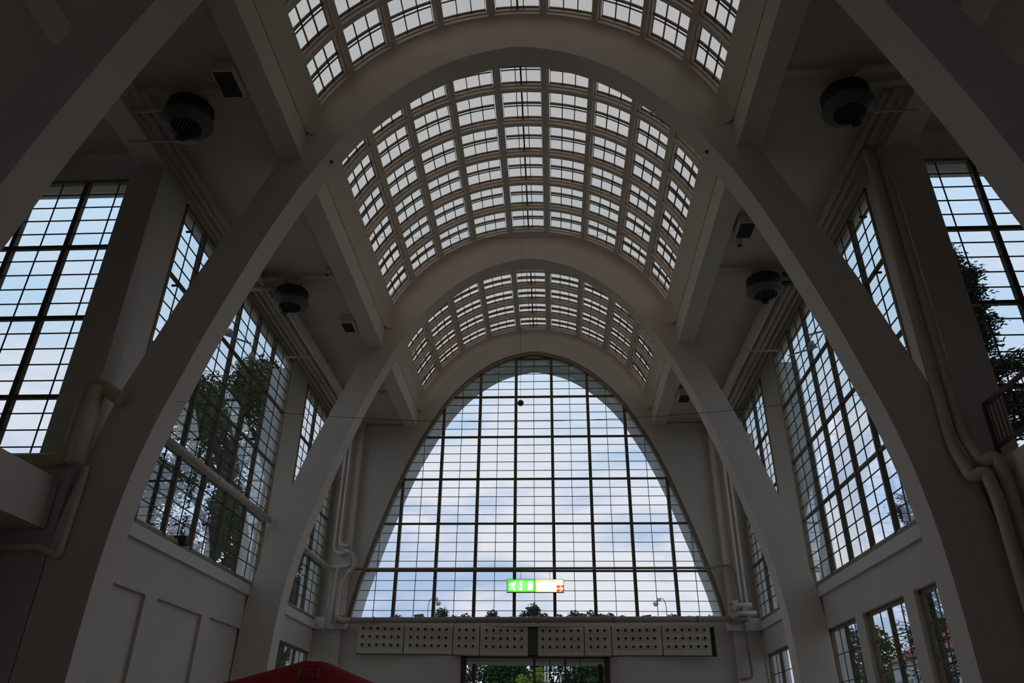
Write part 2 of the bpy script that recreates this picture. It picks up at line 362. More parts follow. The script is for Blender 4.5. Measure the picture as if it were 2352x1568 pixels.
# ------------------------------------------------------------------ walls made of rectangles with openings
def wall_rects(u0, u1, v0, v1, holes):
    us = sorted(set([u0, u1] + [h[0] for h in holes] + [h[1] for h in holes])); us = [u for u in us if u0 <= u <= u1]; R = []
    for a, c in zip(us, us[1:]):
        m = (a+c)/2; hs = sorted([(h[2], h[3]) for h in holes if h[0] < m < h[1]]); z = v0
        for p, q in hs:
            if p > z: R.append((a, c, z, p))
            z = max(z, q)
        if z < v1: R.append((a, c, z, v1))
    return R
JAMB0, JAMB1, JAMB2, JAMB3 = 11.8, 18.9, 20.38, 24.2
def side_wall(sx):
    up = [(JAMB0, JAMB1, SILL, HEAD), (JAMB2, JAMB3, SILL, HEAD)]
    low_win = [(20.75, 24.15, -0.6, 2.55)] + ([(16.68, 18.62, -0.6, 2.5), (14.24, 16.26, -0.6, 2.5), (11.9, 13.81, -0.6, 2.5)] if sx > 0 else [])
    rec = [(11.9, 13.80, FL, 2.40), (14.24, 16.26, FL, 2.42), (16.68, 18.66, FL, 2.44)] if sx < 0 else []
    b = MB()
    for a, c, p, q in wall_rects(Y1A, YE+0.5, FL, SL, up+low_win+rec): b.box(sx*WX, sx*7.0, a, c, p, q)
    for a, c, p, q in rec: b.box(sx*6.87, sx*7.0, a, c, p, q)
    o = struct(b.build('wall_left' if sx < 0 else 'wall_right', 'wallp'))
    for a, c in ((Y1B, Y2A), (Y2B, YE-0.1)):
        global k
        bb = MB().box(sx*6.73, sx*6.81, a, c, 3.20, SILL-0.13)
        struct(bb.build('trim_%d' % k, 'stone')); k += 1
    return low_win
lowL = side_wall(-1); lowR = side_wall(1)

def win_frame(P, u0, u1, v0, v1, mull, trans, sub_u, rows, label, name=None, fw=0.07, depth=0.10, mw=0.07, glassm='glass', low=False):
    """P(u,v,w) maps window coordinates to the world; mull/trans are positions of the heavy bars,
    sub_u thin verticals, rows thin horizontals"""
    root = struct(empty(name or next_window(), P((u0+u1)/2, v0, 0)), label); inv = Vector(root.location)
    Q = lambda u, v, w_: tuple(Vector(P(u, v, w_)) - inv)
    def slab(b, a, c, p, q, w0, w1):
        vs = [Q(a, p, w0), Q(c, p, w0), Q(c, q, w0), Q(a, q, w0), Q(a, p, w1), Q(c, p, w1), Q(c, q, w1), Q(a, q, w1)]
        b.add(vs, [(3,2,1,0),(4,5,6,7),(0,1,5,4),(1,2,6,5),(2,3,7,6),(3,0,4,7)])
    b = MB(); slab(b, u0, u1, v0, v0+fw*1.3, 0, depth); slab(b, u0, u1, v1-fw, v1, 0, depth); slab(b, u0, u0+fw, v0, v1, 0, depth); slab(b, u1-fw, u1, v0, v1, 0, depth)
    b.build('frame', 'rim', root)
    for m_ in mull: b = MB(); slab(b, m_-mw/2, m_+mw/2, v0+fw, v1-fw, 0.0, depth); b.build('mullion', 'steel', root)
    for t_ in trans: b = MB(); slab(b, u0+fw, u1-fw, t_-mw*0.4, t_+mw*0.4, 0.02, depth-0.01); b.build('transom', 'steel', root)
    b = MB()
    for s_ in sub_u: slab(b, s_-0.009, s_+0.009, v0+fw, v1-fw, 0.043, 0.063)
    for r_ in rows: slab(b, u0+fw, u1-fw, r_-0.009, r_+0.009, 0.043, 0.063)
    b.build('glazing_bars', 'bar' if not low else 'steel', root)
    b = MB(); slab(b, u0+fw*0.5, u1-fw*0.5, v0+fw*0.5, v1-fw*0.5, 0.05, 0.056); b.build('glass_pane', glassm, root)
    return root
TR = [5.08, 6.60, 8.13]
ROWS = [SILL+0.06+(5.08-SILL-0.06)*i/5 for i in range(1, 5)] + [5.08+1.52*i/5 for i in range(1, 5)] + [6.60+1.53*i/5 for i in range(1, 5)] + [8.13+1.55*i/5 for i in range(1, 5)]
MU2 = [12.8, 13.92, 15.12, 16.31, 17.5]; MU3 = [21.5, 22.88]
def mids(a): return [(p+q)/2 for p, q in zip(a, a[1:])]
for sx, sd in ((-1, 'left'), (1, 'right')):
    P = lambda u, v, w_, sx=sx: (sx*(WX-0.02+w_), u, v)
    win_frame(P, JAMB0, JAMB1, SILL-0.12, HEAD, MU2, TR, mids([JAMB0]+MU2+[JAMB1]), ROWS, 'tall steel gridded window in the %s wall between the second and third arches' % sd)
    win_frame(P, JAMB2, JAMB3, SILL-0.12, HEAD, MU3, TR, mids([JAMB2]+MU3+[JAMB3]), ROWS, 'tall steel gridded window in the %s wall beyond the third arch' % sd)
    # transept window that faces the camera
    P2 = lambda u, v, w_, sx=sx: (sx*u, 10.93+w_, v)
    tm = [8.36, 9.40, 10.44, 11.48]
    win_frame(P2, 7.42, 12.5, 3.45, 9.68, tm, [5.06, 6.58, 8.10], mids([7.12]+tm+[12.6]), [q-0.02 for q in ROWS], 'large gridded window facing the viewer at the %s edge' % sd, mw=0.09)
    low = lowL if sx < 0 else lowR
    for (a, c, p, q) in low:
        P3 = lambda u, v, w_, sx=sx: (sx*(WX+0.10+w_), u, v)
        wd = c-a; ms = [a+wd/2] if wd < 2.2 else [21.9, 23.05]
        pos = {11.9: 'nearest', 14.24: 'middle', 16.68: 'farthest'}.get(a)
        lb = ('%s of the three narrow lower windows in the right wall between the arches' % pos) if pos else 'low window in the %s wall beyond the third arch' % sd
        win_frame(P3, a, c, p, q, ms, [], mids([a]+ms+[c]), [q-0.55*i for i in range(1, 6) if q-0.55*i > p+0.1], lb, fw=0.06, mw=0.06, depth=0.08, low=True)
    # transept end wall, corner pier, outer walls
    b = MB()
    for r_ in wall_rects(WX+0.06, 15.5, FL, 10.4, [(7.42, 12.5, 3.45, 9.68)]):
        b.box(sx*r_[0], sx*r_[1], 10.93, 11.3, r_[2], r_[3])
    b.box(sx*6.81, sx*7.42, 10.76, 10.93, FL, 9.86)
    struct(b.build('wall_%s_transept' % sd, 'wallp'))
    struct(MB().box(sx*15.1, sx*15.5, -8, 11.3, FL, 10.4).build('wall_%s_outer' % sd, 'wallp'))
    # piers outside, at the arches and the front corner
    for ya, yb, dx in ((18.95, 20.3, 0.12), (24.3, 24.9, 0.12)):
        struct(MB().box(sx*7.0, sx*(7.33+dx), ya, yb, FL, 9.55).build('trim_%d' % k, 'concrete')); k += 1
b = MB()
for r_ in wall_rects(-15.5, 15.5, FL, 14, [(-3.6, 3.6, -1.0, 2.6)]): b.box(r_[0], r_[1], -8.4, -8, r_[2], r_[3])
struct(b.build('wall_back', 'wallp'))
win_frame(lambda u, v, w_: (u, -8.05-w_, v), -3.6, 3.6, -1.0, 2.6, [-2.4, -1.2, 0, 1.2, 2.4], [0.8], [], [-0.1, 1.7], 'added unseen window behind the viewer, lighting the near arch faces')  # added out of view to bring fill light onto the near arch faces
b = MB()
for sx in (-1, 1): b.box(sx*7.0, sx*7.3, -8, Y1A, 10.5, 14.2)
for sx in (-1, 1): b.box(sx*4.53, sx*7.2, Y0A-0.05, Y0A, SL, 14.2)
struct(b.build('wall_attic', 'wallp'))
struct(MB().box(-15.5, 15.5, -8.4, 25.2, FL-0.3, FL).build('floor', 'floor'))

# ------------------------------------------------------------------ end wall
SE = 3.50     # sill of the great end window
HIN = [(x, z) for x, z in INTR if z > SE] + [(prof_x(SE), SE)]
b = MB()
# plate around the parabola, quads from the curve out to a rectangle
def endplate(b, ya, yb, top, side):
    for sx in (-1, 1):
        for (xa, za), (xb, zb) in zip(HIN, HIN[1:]):
            # outward: above the spring the plate reaches the vault, below it the side walls
            def lim(x, z):
                return side
            v = []
            if za > 10.05:
                tx = lambda x: VZ + math.sqrt(max(0, (VR+0.28)**2 - x*x))
                poly = [(sx*xa, za), (sx*xb, zb), (sx*xb, tx(xb)), (sx*xa, tx(xa))]
            else:
                poly = [(sx*xa, za), (sx*xb, zb), (sx*side, zb), (sx*side, za)]
            if sx < 0: poly = poly[::-1]
            b.prism(poly, ya, yb)
    return b
endplate(b, YE, YE+0.3, 14, 7.0)
xc = [p for p in HIN if p[1] > 10.05][-1][0]; zn = HIN[[p for p in range(len(HIN)) if HIN[p][1] > 10.05][-1]+1]
for sx in (-1, 1):
    b.prism([(sx*zn[0], zn[1]), (sx*4.6, zn[1]), (sx*4.6, 10.9), (sx*zn[0], 11.9)][::(1 if sx > 0 else -1)], YE, YE+0.3)
    b.box(sx*4.5, sx*7.0, YE, YE+0.3, zn[1]-0.02, SL+0.2)
    b.box(sx*6.02, sx*5.80, YE, YE+0.3, 3.2, SE)
b.box(-7.2, 7.2, YE+0.55, YE+0.85, 2.45, SE-0.02)         # back of the recess behind the air boxes
b.box(-6.0, 6.0, YE+0.02, YE+0.6, SE-0.16, SE-0.02)       # sill beam
for sx in (-1, 1): b.box(sx*5.44, sx*7.2, YE, YE+0.6, 2.5, SE-0.02)
struct(b.build('wall_end', 'wallp'))
# lower wall with rounded shoulders into the doorway
b = MB()
for sx in (-1, 1):
    pts = [(sx*6.85, YE-0.02), (sx*2.75, YE-0.02)]
    for i in range(9):
        a = pi/2*i/8; pts.append((sx*(2.75-0.5*sin(a)), YE-0.02+0.5*(1-cos(a))))
    pts += [(sx*2.25, YE+0.9), (sx*6.85, YE+0.9)]
    if sx > 0: pts = pts[::-1]
    b.prism(pts, FL, 2.5, 'z')
b.box(-2.3, 2.3, YE+0.35, YE+0.9, 2.555, 2.66)
struct(b.build('wall_entrance', 'wallp'))
for sx in (-1, 1):   # slim pilasters and cornice blocks beside the great window
    struct(MB().box(sx*5.92, sx*6.22, YE-0.22, YE, SILL+0.05, SL).build('trim_%d' % k, 'plaster')); k += 1
    struct(MB().box(sx*5.80, sx*6.8, YE-0.34, YE, 3.20, SILL-0.02).build('trim_%d' % k, 'stone')); k += 1
    struct(MB().box(sx*5.95, sx*6.8, YE-0.18, YE, FL, 3.20).build('trim_%d' % k, 'wallp')); k += 1
# great parabolic window
KS, KH = 1.268, 1.518
big = struct(empty(next_window(), (0, YE+0.1, SE)), 'great parabolic steel window filling the far end of the hall')
YG = YE+0.14
def rel(b): b.v = [(x, y-(YE+0.1), z-SE) for x, y, z in b.v]; return b
b = MB()
rim = [(-x, z) for x, z in HIN[::-1]] + HIN[1:]
n_ = len(rim); inner = []
for i, (x, z) in enumerate(rim):
    p = rim[max(0, i-1)]; q = rim[min(n_-1, i+1)]; d = Vector((q[0]-p[0], q[1]-p[1])).normalized(); nrm = Vector((d[1], -d[0]))
    if nrm.dot(Vector((-x, 6-z))) < 0: nrm = -nrm
    inner.append((x+nrm[0]*0.12, z+nrm[1]*0.12))
v = [(x, YG-0.12, z) for x, z in rim] + [(x, YG-0.12, z) for x, z in inner] + [(x, YG+0.06, z) for x, z in inner] + [(x, YG+0.06, z) for x, z in rim]
f = []
for i in range(n_-1):
    for a in range(3): f.append((a*n_+i, a*n_+i+1, (a+1)*n_+i+1, (a+1)*n_+i))
b.add(v, f); b.box(-5.9, 5.9, YG-0.06, YG+0.06, SE-0.02, SE+0.05)
rel(b).build('frame', 'rim', big)
for i in range(8):
    x = (i-3.5)*KS; zt = prof_z(x)-0.05
    if zt > SE+0.3: rel(MB().box(x-0.05, x+0.05, YG-0.08, YG+0.06, SE, zt)).build('mullion', 'steel', big)
for j in range(1, 7):
    z = SE+KH*j; x = prof_x(z)-0.05
    rel(MB().box(-x, x, YG-0.04, YG+0.05, z-0.028, z+0.028)).build('transom', 'steel', big)
b = MB()
for i in range(-5, 6):
    x = i*KS; zt = prof_z(x)-0.05
    if zt > SE+0.2: b.box(x-0.009, x+0.009, YG-0.01, YG+0.02, SE, zt)
for j in range(0, 7):
    for q in range(1, 5):
        z = SE+KH*j+KH*q/5; x = prof_x(z)-0.04
        if z < 12.8 and x > 0.1: b.box(-x, x, YG-0.01, YG+0.02, z-0.008, z+0.008)
rel(b).build('glazing_bars', 'bar', big)
rel(MB().prism([(x*0.995, z) for x, z in rim][::-1], YG+0.022, YG+0.030)).build('glass_pane', 'glassb', big)
# arched hood outside the great window
b = MB()
for sx in (-1, 1):
    for (xa, za), (xb, zb) in zip(INTR, INTR[1:]):
        poly = [(sx*xa, za), (sx*xb, zb), (sx*(xb+0.5), zb+0.15), (sx*(xa+0.5 if xa > 0 else 0), za+0.5)]
        if sx < 0: poly = poly[::-1]
        b.prism(poly, YE+0.3, 26.15)
struct(b.build('trim_%d' % k, 'concrete'), 'pale outer arch hood seen through the edges of the great window'); k += 1

# ------------------------------------------------------------------ entrance glazing under the air boxes
door = struct(empty('door_1', (0, YE+0.45, FL)), 'brown framed glazed entrance under the air boxes')
def db(x0, x1, y0, y1, z0, z1): return MB().box(x0, x1, y0-(YE+0.45), y1-(YE+0.45), z0-FL, z1-FL)
b = db(-2.25, -2.10, YE+0.38, YE+0.52, FL, 2.5)
for q in (db(2.10, 2.25, YE+0.38, YE+0.52, FL, 2.5), db(-2.25, 2.25, YE+0.38, YE+0.52, 2.47, 2.56)): b.add(q.v, q.f)
b.build('frame', 'wood', door)
for x in (-0.02, 0.92): db(x-0.035, x+0.035, YE+0.40, YE+0.50, FL, 2.48).build('mullion', 'wood', door)
b = MB()
for x in (0.45, 1.38): q = db(x-0.01, x+0.01, YE+0.43, YE+0.47, FL, 2.48); b.add(q.v, q.f)
for z in (2.11, 1.80, 1.2): q = db(-0.02, 2.12, YE+0.43, YE+0.47, z-0.01, z+0.01); b.add(q.v, q.f)
b.build('glazing_bars', 'bar', door)
db(-2.1, 2.1, YE+0.445, YE+0.455, FL, 2.48).build('glass_pane', 'glassb', door)
struct(MB().box(-2.6, 2.6, YE+0.9, 26.6, 2.42, 2.64).build('trim_%d' % k, 'housew'), 'pale canopy outside the entrance'); k += 1
struct(MB().box(-6.0, 6.0, YE+0.9, 26.15, 2.64, SE-0.03).build('trim_%d' % k, 'concrete')); k += 1
o = MB().box(-2.03, -1.93, 26.0, 26.08, FL, 2.42).build('door_post', 'wood'); tag(o, 'brown timber post outside the left side of the entrance', 'post')
o = MB().box(1.98, 2.12, 26.0, 26.12, FL, 2.42).build('door_post', 'black'); tag(o, 'dark post outside the right side of the entrance', 'post')

# ------------------------------------------------------------------ air boxes with nozzles
def airbox(x0, x1, n, label):
    yw = lambda x: YE-0.28 + 0.42*(1-abs(x)/5.4)
    ya, yb = yw(x0), yw(x1); cx, cy = (x0+x1)/2, (ya+yb)/2; ang = math.atan2(yb-ya, x1-x0); W_ = math.hypot(x1-x0, yb-ya)-0.015
    t = empty('air_diffuser_box', (cx, cy, 2.52), ang)
    tag(t, label, 'air diffuser', 'cream air diffuser boxes under the great window')
    MB().box(-W_/2, W_/2, 0, 0.38, 0, 0.86).build('casing', 'cream', t, bevel=0.008)
    pitch = 0.216; off = -(n-1)*pitch/2
    for r_ in range(3):
        for c in range(n):
            x, z = off+c*pitch, 0.23+0.232*r_
            nb = MB().lathe([(0.060, 0.0), (0.060, -0.012), (0.050, -0.055), (0.044, -0.06), (0.041, -0.05), (0.039, 0.0)], (x, 0, z), 16, 'y')
            no = nb.build('nozzle', 'cream', t)
            MB().lathe([(0.0001, -0.052), (0.0415, -0.052)], (x, 0, z), 16, 'y').build('opening', 'black', no)
    return t
segs = [(-5.38, -3.98, 6, 'cream air box with eighteen nozzles, leftmost under the great window'), (-3.97, -2.50, 6, 'cream air box with eighteen nozzles, second from the left'),
        (-2.49, -1.68, 3, 'narrow cream air box with nine nozzles, left of the doorway centre'), (-1.67, -0.20, 6, 'cream air box with eighteen nozzles just left of the central gap'),
        (0.09, 1.50, 6, 'cream air box with eighteen nozzles just right of the central gap'), (1.51, 2.32, 3, 'narrow cream air box with nine nozzles, right of the doorway centre'),
        (2.33, 3.82, 6, 'cream air box with eighteen nozzles, second from the right'), (3.83, 5.25, 6, 'cream air box with eighteen nozzles, rightmost under the great window')]
for s_ in segs: airbox(*s_)
o = MB().box(-0.19, 0.08, YE+0.2, YE+0.5, 2.55, 3.3).build('service_box', 'dgrey'); tag(o, 'dark service box in the gap between the two rows of air boxes', 'box')

# ------------------------------------------------------------------ exit sign
sg = empty('exit_sign', (0.035, YE-0.36, 4.27)); tag(sg, 'lit double sign, green exit half beside white and orange half, below the window pipe', 'sign')
MB().box(-0.885, 0.885, 0, 0.10, 0, 0.40).build('housing', 'black', sg, bevel=0.004)
def emis(n, c, s_): return mat(n, c, 0.5, emit=c, est=s_)
def emis_soft(n, c0, c1, s_, w_, h_):
    m = mat(n, c1, 0.5, emit=c1, est=s_); t = m.node_tree; bs = t.nodes['Principled BSDF']
    tcn = t.nodes.new('ShaderNodeTexCoord'); mpn = t.nodes.new('ShaderNodeMapping'); mpn.inputs['Location'].default_value = (-1, 0, -1); mpn.inputs['Scale'].default_value = (2, 0, 2)
    gr = t.nodes.new('ShaderNodeTexGradient'); gr.gradient_type = 'SPHERICAL'; r = t.nodes.new('ShaderNodeValToRGB')
    r.color_ramp.elements[0].color = (*c0, 1); r.color_ramp.elements[1].color = (*c1, 1); r.color_ramp.elements[1].position = 0.32
    t.links.new(tcn.outputs['Generated'], mpn.inputs[0]); t.links.new(mpn.outputs[0], gr.inputs[0]); t.links.new(gr.outputs[0], r.inputs[0]); t.links.new(r.outputs[0], bs.inputs['Emission Color'])
    return m
mg = emis_soft('sign_green', (0.04, 0.90, 0.01), (0.30, 1.0, 0.22), 1.0, 1, 1); mw_ = emis('sign_white', (1.0, 1.0, 0.97), 1.6)
mcream = emis_soft('sign_cream', (1.0, 0.80, 0.42), (1.0, 1.0, 0.95), 1.25, 1, 1); mo = emis('sign_orange', (1.0, 0.11, 0.002), 0.95); mgrey = mat('sign_lettering', (0.35, 0.28, 0.10), 0.6)
gp = MB().box(-0.870, -0.006, -0.006, 0, 0.014, 0.386).build('green_panel', mg, sg)
wp = MB().box(0.006, 0.870, -0.006, 0, 0.014, 0.386).build('white_panel', mcream, sg)
op = MB().box(0.660, 0.870, -0.010, -0.005, 0.014, 0.215).build('orange_field', mo, wp)
def strokes(S_, w_, nm, m, par, y=-0.014):
    b = MB()
    for a, c in S_: b.bar((a[0], y, a[1]), (c[0], y, c[1]), w_, 0.006, (0, 1, 0)) if False else b.prism(stroke_poly(a, c, w_), y, y+0.006)
    return b.build(nm, m, par)
def stroke_poly(a, c, w_):
    d = Vector((c[0]-a[0], c[1]-a[1])).normalized(); n = Vector((-d[1], d[0]))*w_/2; e_ = d*w_*0.25
    return [(a[0]-n[0]-e_[0], a[1]-n[1]-e_[1]), (c[0]-n[0]+e_[0], c[1]-n[1]+e_[1]), (c[0]+n[0]+e_[0], c[1]+n[1]+e_[1]), (a[0]+n[0]-e_[0], a[1]+n[1]-e_[1])]
b = MB()
b.prism([(-0.635+0.036*cos(2*pi*i/14), 0.292+0.036*sin(2*pi*i/14)) for i in range(14)], -0.014, -0.008)
for a, c, w_ in (((-0.665, 0.262), (-0.745, 0.262), 0.055), ((-0.765, 0.262), (-0.800, 0.215), 0.035), ((-0.700, 0.262), (-0.725, 0.175), 0.075), ((-0.690, 0.235), (-0.655, 0.205), 0.032), ((-0.655, 0.205), (-0.632, 0.235), 0.030),
                 ((-0.720, 0.165), (-0.670, 0.135), 0.045), ((-0.670, 0.135), (-0.655, 0.055), 0.045), ((-0.735, 0.165), (-0.745, 0.105), 0.045), ((-0.745, 0.105), (-0.800, 0.100), 0.040)):
    b.prism(stroke_poly(a, c, w_), -0.014, -0.008)
b.build('running_figure', mw_, gp)
b = MB(); b.prism(stroke_poly((-0.445, 0.32), (-0.445, 0.10), 0.062), -0.014, -0.008); b.prism([(-0.505, 0.105), (-0.445, 0.05), (-0.385, 0.105)], -0.014, -0.008); b.build('down_arrow', mw_, gp)
MB().box(-0.225, -0.070, -0.014, -0.008, 0.06, 0.335).build('doorway_symbol', mw_, gp)
b = MB(); b.prism(stroke_poly((0.675, 0.115), (0.845, 0.115), 0.026), -0.016, -0.011); b.prism(stroke_poly((0.760, 0.195), (0.845, 0.115), 0.026), -0.016, -0.011); b.prism(stroke_poly((0.760, 0.035), (0.845, 0.115), 0.026), -0.016, -0.011)
b.build('arrow', mw_, op)
tx = bpy.data.curves.new('lettering', 'FONT'); tx.body = 'Hlavní východ/Gate 1'; tx.size = 0.078; tx.extrude = 0.001
to = bpy.data.objects.new('lettering_source', tx); COL.objects.link(to); bpy.context.view_layer.update()
me = bpy.data.meshes.new_from_object(to.evaluated_get(bpy.context.evaluated_depsgraph_get())); bpy.data.objects.remove(to)
lo = bpy.data.objects.new('lettering', me); COL.objects.link(lo); me.materials.clear(); me.materials.append(mgrey); lo.parent = wp; lo.rotation_euler = (pi/2, 0, 0); lo.location = (0.018, -0.009, 0.322)
for x in (-0.45, 0.45): MB().tube([(x, 0.05, 0.40), (x, 0.05, 0.66)], 0.006, 6).build('hanger', 'black', sg)

# ------------------------------------------------------------------ pipes
def pipe(name, pts, r, label, m='pipe', cat='pipe', rr=0.25, group=None, collars=(), brk=None):
    P0 = Vector(pts[0]); pp = [Vector(p)-P0 for p in pts]
    o = MB().tube(arcpath(pp, rr), r, 14).build(name, m); o.location = P0; tag(o, label, cat, group)
    for c in collars:
        c = Vector(c)
        for a, b_ in zip(pts, pts[1:]):
            a, b_ = Vector(a), Vector(b_); d = b_-a; t = (c-a).dot(d)/d.length_squared
            if 0 <= t <= 1 and (a+d*t-c).length < 0.02:
                q = a+d*t-P0; dn = d.normalized(); MB().tube([q-dn*0.03, q+dn*0.03], r*1.18, 14).build('collar', m, o); break
    return o
pipe('heating_pipe', [(-5.85, YE-0.32, 4.98), (5.55, YE-0.32, 5.02), (5.75, YE-0.32, 5.10), (6.05, YE-0.32, 5.10), (6.18, YE-0.42, 5.0), (6.30, YE-0.42, 1.9), (5.95, YE-0.42, 1.85)], 0.038, 'thin brownish pipe running straight across the great window above the sign', 'dpipe', rr=0.12)
pipe('heating_pipe', [(-6.05, YE-0.45, 3.42), (6.35, YE-0.45, 3.50)], 0.085, 'thick horizontal pipe along the sill of the great window', 'dpipe', rr=0.2, collars=[(-4.9, YE-0.45, 3.4274), (-2.4, YE-0.45, 3.4435), (0.1, YE-0.45, 3.4597), (2.4, YE-0.45, 3.4745), (4.9, YE-0.45, 3.4907)])
for sx, sd in ((-1, 'left'), (1, 'right')):
    g = 'pipes along the %s wall under the slab' % sd
    pipe('heating_pipe', [(sx*6.42, Y1B-(3 if sx < 0 else 2.2), 9.78), (sx*6.42, YE-0.25, 9.78)] + [(sx*6.42, YE-0.25, 5.50 if sx < 0 else 3.8), (sx*5.95, YE-0.40, 5.42 if sx < 0 else 3.72)], 0.065,
         'cream pipe under the %s slab nearer the windows, dropping at the end corner' % sd, collars=[(sx*6.42, 13.2, 9.78), (sx*6.42, 16.9, 9.78), (sx*6.42, 20.3, 9.78)])
    pipe('heating_pipe', [(sx*6.24, Y1B-(2.4 if sx < 0 else 2.0), 9.72), (sx*6.24, YE-0.33, 9.72)] + [(sx*6.24, YE-0.33, 5.72 if sx < 0 else 4.0), (sx*5.85, YE-0.48, 5.66 if sx < 0 else 3.95)], 0.065,
         'cream pipe under the %s slab farther from windows, dropping at the end corner' % sd, collars=[(sx*6.24, 13.2, 9.72), (sx*6.24, 16.9, 9.72), (sx*6.24, 20.3, 9.72)])
    pipe('cable_tray', [(sx*6.62, 9.3, 9.80), (sx*6.62, YE-0.1, 9.80)], 0.035, 'thin conduit under the %s slab tight against the window heads' % sd, cat='conduit')
    o = pipe('air_duct', [(sx*5.95, 15.3, 9.70), (sx*5.95, 23.6, 9.70)], 0.13, 'pale round duct hung under the %s slab beyond the middle fan heater' % sd, cat='duct', m='plaster')
    for i, y in enumerate((16.4, 17.9, 19.4, 21.2)): MB().tube([(0, y-15.3, 0.1), (0, y-15.3, 0.35)], 0.006, 6).build('hanger_rod', 'rope', o)
for sx, sd, yy in ((-1, 'left', (18.2,)), (1, 'right', (18.2,))):
    o = MB().bar((sx*5.9, yy[0], 9.52), (sx*6.72, yy[0], 9.52), 0.035, 0.035).build('pipe_bracket', 'white')
    tag(o, 'thin horizontal bracket bar carrying the pipes at the %s pier beyond the middle window' % sd, 'bracket')
# left wall pipes across the windows
pipe('heating_pipe', [(-6.5, Y1B+0.35, 4.96), (-6.5, Y2A, 5.0)], 0.075, 'thick cream pipe crossing the left wall window between the second and third arches', collars=[(-6.5, 15.0, 4.981), (-6.5, 17.5, 4.995)])
o = bpy.data.objects[-1] if False else None
pipe('heating_pipe', [(-6.5, Y2B+0.1, 4.98), (-6.5, YE-0.35, 5.0), (-6.0, YE-0.42, 5.0), (-5.75, YE-0.42, 5.1)], 0.07, 'thick cream pipe crossing the left wall window beyond the third arch', rr=0.15)
pipe('heating_pipe', [(-6.0, YE-0.50, 5.5), (-5.72, YE-0.50, 5.42), (-5.62, YE-0.50, 5.05), (-5.85, YE-0.50, 4.78), (-5.95, YE-0.50, 4.5), (-5.97, YE-0.50, 3.42), (-5.6, YE-0.50, 3.42)], 0.065, 'bent pipe loop at the lower left corner of the great window', rr=0.15)
pipe('heating_pipe', [(-6.18, YE-0.45, 5.0), (-6.18, YE-0.45, 3.3)], 0.05, 'vertical cream pipe beside the bent loop at the left end corner')
pipe('conduit', [(-6.32, YE-0.40, 5.0), (-6.42, YE-0.40, 3.2), (-6.42, YE-0.40, 1.2)], 0.02, 'thin yellowish conduit down the left end corner', 'ypipe', 'conduit')
pipe('heating_pipe', [(6.5, YE-0.55, 3.88), (6.0, YE-0.62, 3.86), (5.9, YE-0.62, 3.7)], 0.075, 'upper of two short bent pipes at the right end corner', rr=0.15)
pipe('heating_pipe', [(6.62, YE-0.5, 3.66), (6.05, YE-0.58, 3.64), (5.9, YE-0.5, 3.5)], 0.075, 'lower of two short bent pipes at the right end corner', rr=0.15)
# pipes on the corner piers
pipe('heating_pipe', [(-6.2, 10.55, 4.80), (-6.75, 10.55, 5.14), (-6.79, 10.55, 3.80), (-7.9, 10.55, 3.80)], 0.115, 'thick yellowed pipe bending down the left pier and away over the gallery edge', 'ypipe', rr=0.28)
pipe('heating_pipe', [(-6.62, 10.50, 5.0), (-6.64, 10.50, 3.74)], 0.13, 'stout cream standing pipe on the left pier', 'plaster')
pipe('trunking', [(-6.52, 10.66, 3.74), (-6.56, 10.66, 2.40), (-6.93, 10.66, 2.52), (-8.6, 10.66, 2.52)], 0.05, 'cream trunking running down the left pier and off to the left', 'plaster', 'conduit', rr=0.04)
pipe('heating_pipe', [(6.58, 10.62, 9.70), (6.60, 10.62, 9.4), (6.60, 10.62, 4.1), (6.66, 10.45, 3.62), (6.80, 10.35, 3.72), (6.86, 10.35, 3.4), (6.86, 10.40, FL)], 0.085, 'pale standing pipe on the right pier, outer of two with a double bend', rr=0.16, collars=[(6.60, 10.62, 6.2)])
pipe('heating_pipe', [(6.40, 10.64, 9.72), (6.42, 10.64, 9.3), (6.42, 10.64, 3.95), (6.46, 10.45, 3.40), (6.60, 10.35, 3.50), (6.66, 10.35, 3.1), (6.66, 10.40, FL)], 0.085, 'pale standing pipe on the right pier, inner of two with a double bend', rr=0.16)
pipe('heating_pipe', [(5.7, 9.35, 9.72), (5.7, 8.9, 9.80), (6.9, 8.9, 9.85)], 0.07, 'bent cream pipe feeding the near right fan heater', rr=0.2)
pipe('heating_pipe', [(5.85, 9.45, 9.62), (5.85, 9.1, 9.68), (6.9, 9.05, 9.72)], 0.06, 'second bent cream pipe feeding the near right fan heater', rr=0.15)
pipe('heating_pipe', [(-5.6, 9.62, 9.35), (-5.95, 9.65, 9.38), (-6.05, 9.4, 9.6), (-6.3, 9.4, 9.72)], 0.06, 'bent cream pipe feeding the near left fan heater', rr=0.12)
for sx, sd in ((-1, 'left'),):
    for i, z in enumerate((9.86, 9.70)):
        pipe('heating_pipe', [(sx*5.7, 9.0+0.2*i, z), (sx*6.6, 9.0+0.2*i, z)], 0.055, '%s short pipe crossing from the near left fan heater to the wall' % ('upper' if i == 0 else 'lower'))
for i, z in enumerate((9.80, 9.62)):
    pipe('heating_pipe', [(-5.9, 14.7+0.15*i, z), (-6.6, 14.7+0.15*i, z)], 0.06, '%s short pipe crossing from the middle left fan heater to the wall' % ('upper' if i == 0 else 'lower'))
    o = pipe('heating_pipe', [(6.02, 14.9+0.12*i, z), (6.35, 14.9+0.12*i, z)], 0.06, '%s dark capped pipe stub beside the middle right fan heater' % ('upper' if i == 0 else 'lower'), 'dgrey')
for sx, sd, y, z in ((-1, 'near left', 9.55, 9.30), (1, 'near right', 9.45, 9.42)):
    o = MB().bar((sx*5.62, y, z), (sx*6.75, y, z), 0.03, 0.04).build('support_bar', 'white'); tag(o, 'thin pale support bar beside the %s fan heater' % sd, 'bracket')

